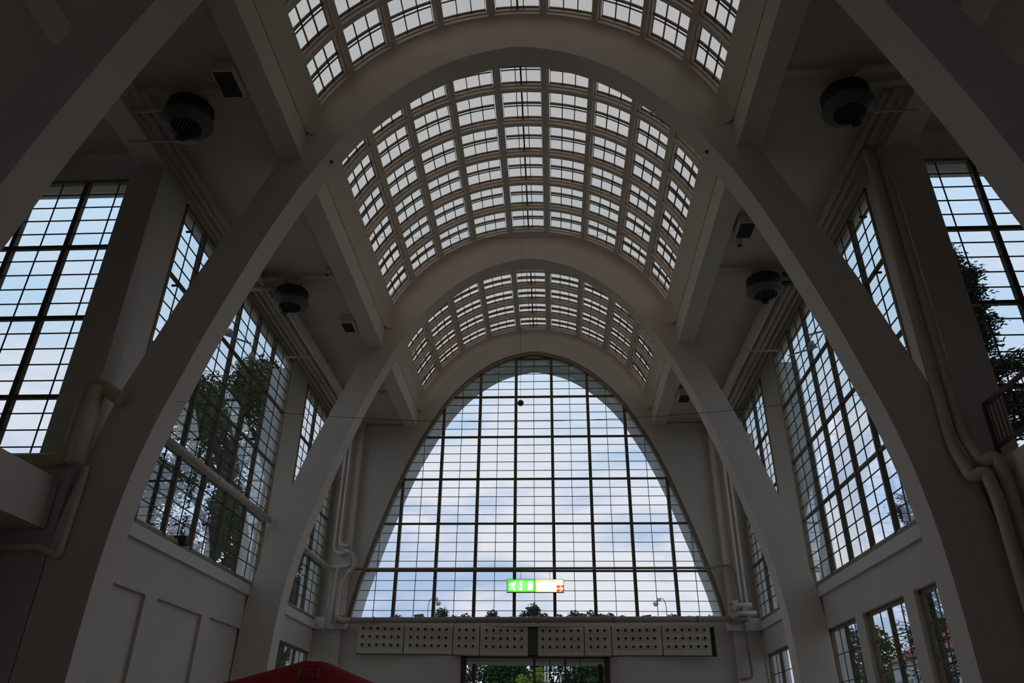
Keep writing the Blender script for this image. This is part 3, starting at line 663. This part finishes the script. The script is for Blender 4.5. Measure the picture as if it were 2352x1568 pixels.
# ------------------------------------------------------------------ fan heaters
def heater(loc, label, tilt=0):
    t = empty('fan_heater', loc, tilt); tag(t, label, 'fan heater', 'round fan heaters under the side slabs')
    MB().lathe([(0.0001, 0.42), (0.37, 0.42), (0.385, 0.40), (0.385, 0.12), (0.0001, 0.12)], (0, 0, 0), 40).build('drum', 'black', t)
    MB().lathe([(0.36, 0.13), (0.41, 0.13), (0.42, 0.10), (0.41, 0.07), (0.33, 0.05), (0.29, 0.0), (0.27, -0.02), (0.25, -0.02), (0.25, 0.02), (0.30, 0.10)], (0, 0, 0), 40).build('ring', 'dgrey', t)
    b = MB()
    for i in range(-4, 5):
        x = i*0.055; h = math.sqrt(max(0.001, 0.25**2-x*x)); b.bar((x, -h, 0.02), (x, h, 0.02), 0.012, 0.05, (0.5, 0, 1))
    b.build('louvre', 'dgrey', t)
    MB().lathe([(0.0001, 0.09), (0.27, 0.09)], (0, 0, 0), 32).build('back_plate', 'black', t)
    MB().box(-0.07, 0.07, 0.22, 0.34, -0.06, 0.02).build('motor_box', 'black', t, bevel=0.01)
    for sx in (-1, 1): MB().tube([(sx*0.2, 0, 0.41), (sx*0.2, 0, 0.78)], 0.012, 8).build('hanger_rod', 'dgrey', t)
    return t
heater((-5.56, 9.20, 9.28), 'round black drum fan heater under the near left slab', 0.7)
heater((-5.62, 15.12, 9.28), 'round black drum fan heater under the left slab, beyond the second arch', 0.8)
heater((5.56, 9.32, 9.28), 'round black drum fan heater under the near right slab with bent pipes', -0.7)
heater((5.58, 14.98, 9.30), 'round black drum fan heater under the right slab, beyond the second arch', -0.2)

# ------------------------------------------------------------------ ceiling louvre boxes, spots
def lbox(loc, label, s_=1.0):
    t = empty('louvre_box', loc); tag(t, label, 'ceiling box', 'louvred boxes fixed to the side slabs')
    MB().box(-0.19*s_, 0.19*s_, -0.30*s_, 0.30*s_, 0.0, 0.24).build('casing', 'cream', t, bevel=0.006)
    b = MB(); b.box(-0.16*s_, 0.16*s_, -0.27*s_, 0.27*s_, -0.006, 0.0)
    for i in range(10): y = -0.25*s_+0.055*s_*i; b.bar((-0.16*s_, y, -0.012), (0.16*s_, y, -0.012), 0.02, 0.006, (0, 0.5, 1))
    b.build('grille', 'grille', t)
    return t
lbox((-4.78, 8.80, SL-0.245), 'cream louvred box on the near left slab beside the beam')
lbox((-4.75, 17.1, SL-0.245), 'cream louvred box on the left slab between the second and third arches', 0.85)
lbox((4.80, 13.2, SL-0.245), 'cream louvred box on the right slab just beyond the second arch', 0.95)
lbox((4.78, 21.75, SL-0.33), 'cream louvred box on the right slab beyond the third arch')
def spot(loc, label):
    t = empty('ceiling_spotlight', loc); tag(t, label, 'spotlight')
    MB().tube([(0, 0, 0.22), (0, 0, 0.10)], 0.015, 8).build('stem', 'white', t)
    MB().lathe([(0.0001, 0.14), (0.07, 0.14), (0.078, 0.12), (0.078, -0.02), (0.068, -0.02), (0.066, 0.0)], (0, 0, 0), 24).build('housing', 'white', t)
    MB().lathe([(0.0001, 0.015), (0.064, 0.0)], (0, 0, 0), 24).build('lens', 'darkw', t)
spot((-4.66, 14.60, 9.83), 'small white cylinder spotlight on the left slab, beside the beam')
spot((4.80, 13.75, 9.83), 'small dark spotlight hanging beside the louvred box on the right slab')
# arm floodlights at the side windows
def armlight(p0, p1, head, label, has=True):
    p0 = Vector(p0); t = empty('arm_floodlight', p0); tag(t, label, 'floodlight')
    MB().bar((0, 0, 0), tuple(Vector(p1)-p0), 0.03, 0.03).build('arm', 'white', t)
    if has:
        h = Vector(head)-p0; b = MB(); b.add([h+Vector(q) for q in ((-.06,-.10,0),(.06,-.10,0),(.06,.10,0),(-.06,.10,0),(-.04,-.06,.13),(.04,-.06,.13),(.04,.06,.13),(-.04,.06,.13))], [(3,2,1,0),(4,5,6,7),(0,1,5,4),(1,2,6,5),(2,3,7,6),(3,0,4,7)]); b.build('lamp_head', 'white', t)
    return t
armlight((-6.74, 14.3, 8.10), (-6.2, 14.7, 8.05), (-6.62, 14.42, 8.13), 'small floodlight on a white arm at the left window, nearer one')
armlight((-6.74, 15.7, 8.22), (-6.2, 16.1, 8.17), (-6.62, 15.8, 8.25), 'small floodlight on a white arm at the left window, farther one')
armlight((6.74, 15.55, 8.22), (6.1, 15.75, 8.10), (6.62, 15.6, 8.25), 'small floodlight on a white arm at the right window')
armlight((6.74, 14.35, 8.05), (6.2, 14.6, 8.0), None, 'bare white arm at the right window, nearer than the small floodlight', False)
o = MB().box(-6.83, -6.66, 14.55, 14.75, 3.50, 3.66).build('security_camera', 'black'); tag(o, 'small dark camera on the sill of the left window', 'camera')
# window stays on the near jambs
for sx, sd in ((-1, 'left'), (1, 'right')):
    for i, z in enumerate((6.35, 7.9, 9.2)):
        o = MB().box(sx*6.66, sx*6.8, 12.02, 12.06, z, z+0.03).build('window_stay', 'black'); tag(o, '%s short dark stay on the near jamb of the %s window' % (['lowest', 'middle', 'topmost'][i], sd), 'window stay')

# ------------------------------------------------------------------ cables and pendulum ball
def cable(pts, r, label, sag=0.0):
    a, c = Vector(pts[0]), Vector(pts[1]); P = [Vector((0, 0, 0)) + (c-a)*(i/20) - Vector((0, 0, sag*4*(i/20)*(1-i/20))) for i in range(21)]
    o = MB().tube(P, r, 6).build('cable', 'rope'); o.location = a; tag(o, label, 'cable'); return o
cable([(-3.93, 14.77, 11.04), (3.93, 14.77, 11.04)], 0.0045, 'thin cable stretched across the vault carrying the hanging ball', 0.13)
cable([(-5.56, 11.02, 4.98), (5.56, 11.02, 4.98)], 0.0035, 'thin cable stretched across the hall low between the legs of the second arch', 0.42)
t = empty('hanging_ball', (-0.06, 14.77, 6.54)); tag(t, 'small dark brown ball hanging on a long cord in front of the great window', 'ball')
MB().lathe([(0.068*sin(pi*i/16)+1e-5, -0.068*cos(pi*i/16)) for i in range(17)], (0, 0, 0), 24).build('ball', 'ball', t)
MB().tube([(0, 0, 0.065), (0, 0, 4.37)], 0.004, 6).build('cord', 'rope', t)
for sx, sd in ((-1, 'left'), (1, 'right')):
    o = MB().lathe([(0.0001, -0.035), (0.03, -0.035), (0.045, 0), (0.045, 0.002)], (sx*3.63, 11.0, prof_z(3.63)-0.0), 12).build('ceiling_hook', 'dgrey'); tag(o, 'small round fitting under the second arch on the %s side' % sd, 'fitting')

# ------------------------------------------------------------------ galleries at the sides
struct(MB().box(-9.5, -6.93, -6, 10.72, 2.80, 3.55).build('trim_%d' % k, 'plaster'), 'solid gallery parapet at the lower left edge'); k += 1
struct(MB().box(6.98, 9.5, -6, 10.72, 3.0, 3.72).build('trim_%d' % k, 'plaster'), 'gallery edge at the right below the railing'); k += 1
t = empty('gallery_railing', (7.02, 10.6, 3.72)); tag(t, 'brown metal railing with thin bars on the gallery at the right edge', 'railing')
MB().bar((0, 0, 0.86), (0, -8, 0.90), 0.05, 0.06).build('top_rail', 'wood', t)
MB().bar((0, 0, 0.20), (0, -8, 0.24), 0.04, 0.05).build('bottom_rail', 'wood', t)
for i in range(4): MB().bar((0, -2.6*i, 0), (0, -2.6*i, 0.86), 0.045, 0.045, (1, 0, 0)).build('post', 'wood', t)
for i in range(1, 26): MB().bar((0, -0.1*i, 0.2), (0, -0.1*i, 0.86), 0.012, 0.012, (1, 0, 0)).build('baluster', 'wood', t)

# ------------------------------------------------------------------ red canopy
def canopy():
    cx, cy = -2.42, 10.0; zt = 0.93
    t = empty('red_canopy', (cx, cy, FL)); tag(t, 'red fabric pavilion tent, only its top showing at the bottom edge', 'tent')
    b = MB(); n = 40; rings = [(0.0, 0.0), (0.17, 0.002), (0.25, -0.03), (0.5, -0.13), (0.8, -0.24), (1.2, -0.36), (1.5, -0.44), (1.5, -0.70)]
    v = []
    for r, h in rings:
        for i in range(n):
            a = 2*pi*i/n; q = (abs(cos(a))**4+abs(sin(a))**4)**-0.25 if r > 0.4 else 1.0
            v.append((r*q*cos(a)+1e-4*cos(a), r*q*sin(a), zt-FL+h + 0.012*sin(6*a)*r))
    b.add(v, [(i*n+k2, i*n+(k2+1) % n, (i+1)*n+(k2+1) % n, (i+1)*n+k2) for i in range(len(rings)-1) for k2 in range(n)], True)
    b.build('fabric_roof', 'red', t)
    for sx in (-1, 1):
        for sy in (-1, 1): MB().tube([(sx*1.42, sy*1.42, 0), (sx*1.42, sy*1.42, zt-FL-0.5)], 0.025, 10).build('leg', 'white', t)
    b = MB()      # black outlined mark sewn on the slope
    def s(x, f_):
        g = 0.50+0.75*f_; px, py = 0.958*x+0.286*g, 0.286*x-0.958*g; r = math.hypot(px, py); return (px, py, zt-FL-0.03-0.36*(r-0.25)+0.035)
    for (x0, f0), (x1, f1) in (((-0.14, 0.02), (0.07, 0.02)), ((0.07, 0.02), (0.06, 0.6)), ((0.06, 0.6), (-0.16, 0.6)), ((-0.16, 0.6), (-0.14, 0.02))):
        b.bar(s(x0, f0), s(x1, f1), 0.022, 0.006)
    b.build('printed_mark', 'black', t)
canopy()

# ------------------------------------------------------------------ outside: ground, trees, lamps, houses
struct(MB().box(-400, 400, 25.2, 600, FL-0.5, FL-0.15).build('ground', 'gravel'))
b = MB().box(-400, -15.5, -300, 25.2, FL-0.5, FL-0.15); q = MB().box(15.5, 400, -300, 25.2, FL-0.5, FL-0.15); b.add(q.v, q.f)
struct(b.build('ground', 'gravel'))
def leaves(blobs, n, size, seed, flat=0.5):
    R = random.Random(seed); b = MB(); tot = sum(r[3]**2 for r in blobs)
    V = []; F = []
    for (x, y, z, r, *sq) in blobs:
        h = sq[0] if sq else 1.0
        for _ in range(int(n*r*r/tot)):
            d = Vector((R.gauss(0, 1), R.gauss(0, 1), R.gauss(0, 1))).normalized(); rr = r*(R.random()**0.4)
            c = Vector((x, y, z)) + Vector((d.x*rr, d.y*rr, d.z*rr*h))
            a = Vector((R.gauss(0, 1), R.gauss(0, 1), R.gauss(0, 1)*flat)).normalized()
            e_ = a.cross(Vector((R.gauss(0, 1), R.gauss(0, 1), R.gauss(0, 1)))).normalized(); s_ = size*R.uniform(0.6, 1.4)
            k0 = len(V); V += [c-a*s_, c-e_*s_*0.45, c+a*s_, c+e_*s_*0.45]; F.append((k0, k0+1, k0+2, k0+3))
    b.add(V, F); return b
def tree(x, y, blobs, n, size, seed, label, m, trunk_r, top, cat='tree', group=None, branches=()):
    t = empty('tree', (x, y, FL-0.15)); tag(t, label, cat, group)
    lb = [(bx, by, bz-FL+0.15, *r) for bx, by, bz, *r in blobs]
    leaves(lb, n, size, seed).build('crown', m, t)
    b = MB(); b.tube([(0, 0, 0), (0.1, 0, top*0.4), (-0.1, 0.1, top*0.75), (0, 0, top)], [trunk_r, trunk_r*0.75, trunk_r*0.5, trunk_r*0.15], 10)
    for (bx, by, bz, *r) in lb:
        z0 = max(top*0.25, bz-1.8*abs(bx)*0.4-1.5); b.tube([(0, 0, min(z0, top*0.9)), (bx*0.5, by*0.5, (z0+bz)/2+0.2), (bx, by, bz)], [trunk_r*0.4, trunk_r*0.25, 0.03], 6)
    b.build('trunk', 'bark', t)
    return t
# large broadleaf tree beyond the left wall windows
R = random.Random(3); bl = []
for i in range(30):
    a = R.uniform(0, 2*pi); h = R.uniform(0, 1); rr = R.uniform(1.0, 4.6)*(1-0.35*h); bl.append((rr*cos(a), rr*sin(a)*0.9, 3.8+h*13.0, R.uniform(1.0, 1.9)))
tree(-16.2, 36.5, bl, 60000, 0.105, 5, 'tall broadleaf tree outside the left window between the second and third arches', 'leafm', 0.5, 17)
bl = [(R.uniform(-2.6, 2.6), R.uniform(-2.6, 2.6), R.uniform(5, 15), R.uniform(0.9, 1.6)) for i in range(18)]
tree(-16.5, 49.5, bl, 26000, 0.12, 6, 'broadleaf tree outside the left window beyond the third arch', 'leafd', 0.35, 15)
bl = [(R.uniform(-1.6, 1.6), R.uniform(-1.5, 1.5), R.uniform(3, 7.5), R.uniform(0.6, 1.1)) for i in range(9)]
tree(-13.5, 21.5, bl, 8000, 0.13, 16, 'smaller leafy tree low outside the left window', 'leafd', 0.3, 7)
bl = [(R.uniform(-2.5, 2.5), R.uniform(-3, 3), R.uniform(2, 10.5), R.uniform(1.0, 1.7)) for i in range(26)]
tree(-19.5, 30.5, bl, 22000, 0.15, 17, 'dense dark tree behind the tall broadleaf tree outside the left window', 'leafd', 0.4, 10)
bl = [(R.uniform(-2.5, 2.5), R.uniform(-3, 3), R.uniform(2, 11), R.uniform(1.0, 1.7)) for i in range(22)]
tree(-22.0, 41.0, bl, 16000, 0.17, 18, 'dense dark tree farthest back outside the left window', 'leafd', 0.4, 10)
# conifer at the right transept window
def conifer(x, y, h, r0, seed, label, n=9000, z0=1.5):
    R = random.Random(seed); t = empty('conifer_tree', (x, y, FL-0.15)); tag(t, label, 'tree'); V = []; F = []
    b = MB(); b.tube([(0, 0, 0), (0, 0, h*0.6), (0, 0, h)], [0.25, 0.15, 0.03], 8); levels = int((h-z0)/0.55)
    for i in range(levels):
        z = z0+(h-z0)*i/levels; rr = r0*(1-(z-z0)/(h-z0))**0.62*R.uniform(0.7, 1.15)+0.25
        for j in range(7):
            a = R.uniform(0, 2*pi); l = rr*R.uniform(0.55, 1.1); tip = Vector((l*cos(a), l*sin(a), z+l*0.15)); b.tube([(0, 0, z-0.1), tip*0.55+Vector((0, 0, z*0.45-0.05)), tip], [0.05, 0.03, 0.01], 5)
            for q in range(int(n/levels/7)):
                f_ = R.uniform(0.25, 1.02); c = Vector((l*f_*cos(a), l*f_*sin(a), z+0.05*f_)) + Vector((R.gauss(0, 0.2), R.gauss(0, 0.2), R.gauss(-0.08, 0.16)))
                d = Vector((cos(a)+R.gauss(0, 0.5), sin(a)+R.gauss(0, 0.5), R.gauss(0, 0.35))).normalized()*0.11; e_ = d.cross(Vector((R.gauss(0, 1), R.gauss(0, 1), 1))).normalized()*0.035
                k0 = len(V); V += [c-d, c-e_, c+d, c+e_]; F.append((k0, k0+1, k0+2, k0+3))
    MB().add(V, F).build('needles', 'needle', t); b.build('trunk', 'bark', t)
conifer(16.3, 26.0, 19.9, 2.9, 21, 'dark spruce outside the window at the right edge', 85000, 4.0)
conifer(20.3, 42.0, 14.9, 2.6, 22, 'dark conifer outside the lower right corner of the right window', 12000, 3.0)
conifer(21.0, 33.0, 9.0, 2.8, 23, 'low dark conifer hanging over the view of the narrow lower right windows', 9000, 2.0)
# tree belt beyond the entrance
spec = [(-20, 104, 17.4), (-14.9, 110, 19.3), (-11.6, 110, 18.4), (-7.9, 110, 18.9), (-2.2, 110, 19.9), (1.4, 112, 18.7), (3.4, 110, 18.9), (5.9, 110, 18.9), (8.4, 110, 18.6), (12.2, 110, 18.2), (17, 110, 18.5), (22, 108, 18.1), (-26, 104, 17.5), (27, 104, 18), (-36, 100, 18), (36, 100, 18), (46, 96, 17), (58, 90, 16)]
lab = ['leftmost', 'second', 'third', 'fourth', 'fifth', 'sixth', 'seventh', 'eighth', 'ninth', 'tenth', 'eleventh', 'twelfth', 'thirteenth', 'fourteenth', 'fifteenth', 'sixteenth', 'seventeenth', 'rightmost']
order = sorted(range(len(spec)), key=lambda i: spec[i][0])
for q, i in enumerate(order):
    x, y, h = spec[i]; R = random.Random(40+i); bl = []
    for _ in range(11):
        f_ = R.random(); bl.append((R.uniform(-2.4, 2.4)*(1-0.6*f_), R.uniform(-2, 2), 2+f_*(h-5.4), R.uniform(0.9, 1.6)))
    bl.append((0, 0, h-2.7, 1.0)); bl.append((R.uniform(-1.3, 1.3), 0, h-3.1, 1.0))
    tree(x, y, bl, 5000, 0.22, 60+i, 'distant tree on the skyline beyond the great window, %s of the row' % lab[q], 'leafhaze', 0.35, h-2, group='distant trees along the skyline')
for q, (x, y, h) in enumerate([(-17.6, 110, 18.1), (-13.2, 110, 18.2), (-5.2, 110, 18.0), (-3.4, 110, 18.8), (-0.6, 110, 18.5), (4.6, 110, 18.4), (7.2, 110, 18.5), (10.2, 110, 18.2), (14.6, 110, 18.1), (19.4, 110, 18.2)]):
    R = random.Random(300+q); bl = [(R.uniform(-1.2, 1.2), R.uniform(-1, 1), h-1.9-R.uniform(0.9, 3.0), R.uniform(0.7, 1.0)) for _ in range(6)] + [(0, 0, h-2.4, 0.7)]
    tree(x, y, bl, 2200, 0.2, 330+q, 'low distant tree whose crown just tops the sill of the great window', 'leafhaze', 0.3, h-2.4, group='low distant trees at the sill line')
for q, (x, y, h, m_, lb_) in enumerate([(-4.6, 60, 7.0, 'leafd', 'dark green bushy tree at the left of the entrance view'), (-0.9, 52, 5.1, 'leafy', 'bright yellow green shrub in the middle of the entrance view'), (1.0, 54, 3.2, 'leafy', 'low yellow green shrub right of the entrance mullion'),
                             (3.0, 66, 8.0, 'leafm', 'green tree in the middle right of the entrance view'), (5.6, 62, 7.5, 'leafm', 'green tree at the right of the entrance view'), (-9, 62, 8, 'leafd', 'dark tree left of the entrance view'), (0.6, 70, 8.5, 'leafd', 'dark tree behind the lamp and poles in the entrance view'), (-2.2, 68, 8.5, 'leafd', 'dark tree behind the yellow green shrub')]):
    R = random.Random(90+q); s_ = 1.0 if 'shrub' not in lb_ else 0.45
    bl = [(R.uniform(-2.2, 2.2)*s_, R.uniform(-1.5, 1.5)*s_, FL+1+(h-FL-2.0)*R.random(), R.uniform(0.9, 1.5)*(0.5 if s_ < 1 else 1)) for _ in range(16)]
    tree(x, y, bl, 6500, 0.15 if s_ == 1 else 0.10, 120+q, lb_, m_, 0.2, max(1.5, h-FL-2))
def mast(x, y, z, label):
    o = MB().tube([(0, 0, 0), (0, 0, z-FL)], [0.07, 0.045], 8).build('flag_pole', 'white'); o.location = (x, y, FL-0.15); tag(o, label, 'pole')
mast(0.04, 50, 6, 'thin white pole left of the twin lamp in the entrance view'); mast(0.22, 50, 6, 'thicker white pole nearer the twin lamp in the entrance view')
def street_lamp(x, y, z, side, label):
    t = empty('street_lamp', (x, y, FL)); tag(t, label, 'street lamp'); H = z-FL
    P = [(0, 0, 0), (0, 0, H-0.55)] + [(side*0.26*(1-cos(pi*i/8)), 0, H-0.55+0.5*sin(pi*i/8)) for i in range(1, 8)]
    MB().tube(P, 0.028, 8).build('mast', 'white', t)
    MB().lathe([(0.0001, 0.12), (0.12, 0.10), (0.16, 0.02), (0.13, -0.08), (0.06, -0.13), (0.0001, -0.14)], (side*0.58, 0, H-0.36), 20).build('lamp_head', 'white', t)
    MB().box(side*0.40-0.08, side*0.40+0.14, -0.05, 0.05, H-0.18, H-0.05).build('bracket', 'white', t)
street_lamp(-6.60, 45, 7.75, 1, 'curved arm street lamp outside the lower left of the great window')
street_lamp(7.0, 45, 7.75, -1, 'curved arm street lamp outside the lower right of the great window')
t = empty('twin_street_lamp', (1.06, 60, FL)); tag(t, 'white twin headed street lamp seen through the entrance', 'street lamp')
MB().tube([(0, 0, 0), (0, 0, 6.3)], 0.06, 8).build('mast', 'white', t)
for sx in (-1, 1):
    MB().tube([(0, 0, 6.2), (sx*0.1, 0, 6.6), (sx*0.3, 0, 6.85)], 0.04, 8).build('arm', 'white', t)
    MB().lathe([(0.0001, 0.1), (0.22, 0.05), (0.22, -0.03), (0.0001, -0.08)], (sx*0.42, 0, 6.88), 16).build('lamp_head', 'white', t)
for x, sx, sd in ((-4.22, -1, 'left'), (3.85, 1, 'right')):
    t = empty('roof_floodlight', (x, 28, 3.4)); tag(t, 'dark trapezoid floodlight on the canopy edge outside, %s one' % sd, 'floodlight')
    MB().prism([(-0.10, 0.68), (0.12, 0.68), (0.17, 0.82), (-0.17, 0.78)], -0.12, 0.12).build('housing', 'dgrey', t)
    MB().tube([(0, 0, 0), (0, 0, 0.68)], 0.02, 8).build('stand', 'dgrey', t)
struct(MB().box(-5, 5, 27.6, 28.4, 3.3, 3.45).build('trim_%d' % k, 'concrete')); k += 1
# buildings
def house(x0, x1, y0, y1, z1, wallm, label, roof=None, rows=3, cols=6, face='x+'):
    t = empty('building', ((x0+x1)/2, (y0+y1)/2, FL-0.15)); ox, oy = (x0+x1)/2, (y0+y1)/2; tag(t, label, 'building'); H = z1-FL
    MB().box(x0-ox, x1-ox, y0-oy, y1-oy, 0, H).build('walls', wallm, t)
    if roof:
        hx, hy = (x1-x0)/2+0.5, (y1-y0)/2+0.5
        MB().add([(-hx,-hy,H),(hx,-hy,H),(hx,hy,H),(-hx,hy,H),(0,-hy*0.5,H+roof),(0,hy*0.5,H+roof)], [(0,1,4),(1,2,5,4),(2,3,5),(3,0,4,5),(3,2,1,0)]).build('roof', 'rooft', t)
    else: MB().box(x0-ox-0.3, x1-ox+0.3, y0-oy-0.3, y1-oy+0.3, H, H+0.3).build('roof', 'housew', t)
    xf = (x1-ox+0.03) if face == 'x+' else (x0-ox-0.03)
    for r_ in range(rows):
        for c in range(cols):
            yy = (y0-oy)+(y1-y0)*(c+0.5)/cols; zz = 1.2+(H-1.5)*r_/rows
            wv = MB().box(xf-0.05, xf+0.05, yy-1.0, yy+1.0, zz, zz+1.6).build('window', 'darkw', t)
            MB().box(xf-0.08, xf+0.12, yy-1.1, yy+1.1, zz-0.15, zz).build('sill', 'housew', wv)
house(-40, -26, 62, 96, 9.2, 'house', 'cream building with white window bands outside the lower left window')
house(42, 54, 86, 102, 9.9, 'housew', 'white house with a red tiled roof outside the middle lower right window', roof=4.2, face='x-')
house(30, 38, 40, 54, 3.4, 'house', 'low cream building behind the nearest lower right window', face='x-', rows=2, cols=4)
R = random.Random(77)
for i, (x, y) in enumerate([(48, 128), (62, 122), (74, 112), (70, 96)]):
    bl = [(R.uniform(-5, 5), R.uniform(-4, 4), R.uniform(4, 16.5), R.uniform(2, 3.6)) for _ in range(16)]
    tree(x, y, bl, 7000, 0.4, 200+i, 'broad wooded hillside tree outside the lower right windows, %s' % ['leftmost', 'second', 'third', 'rightmost'][i], 'leafm', 0.4, 14, group='hillside trees on the right')
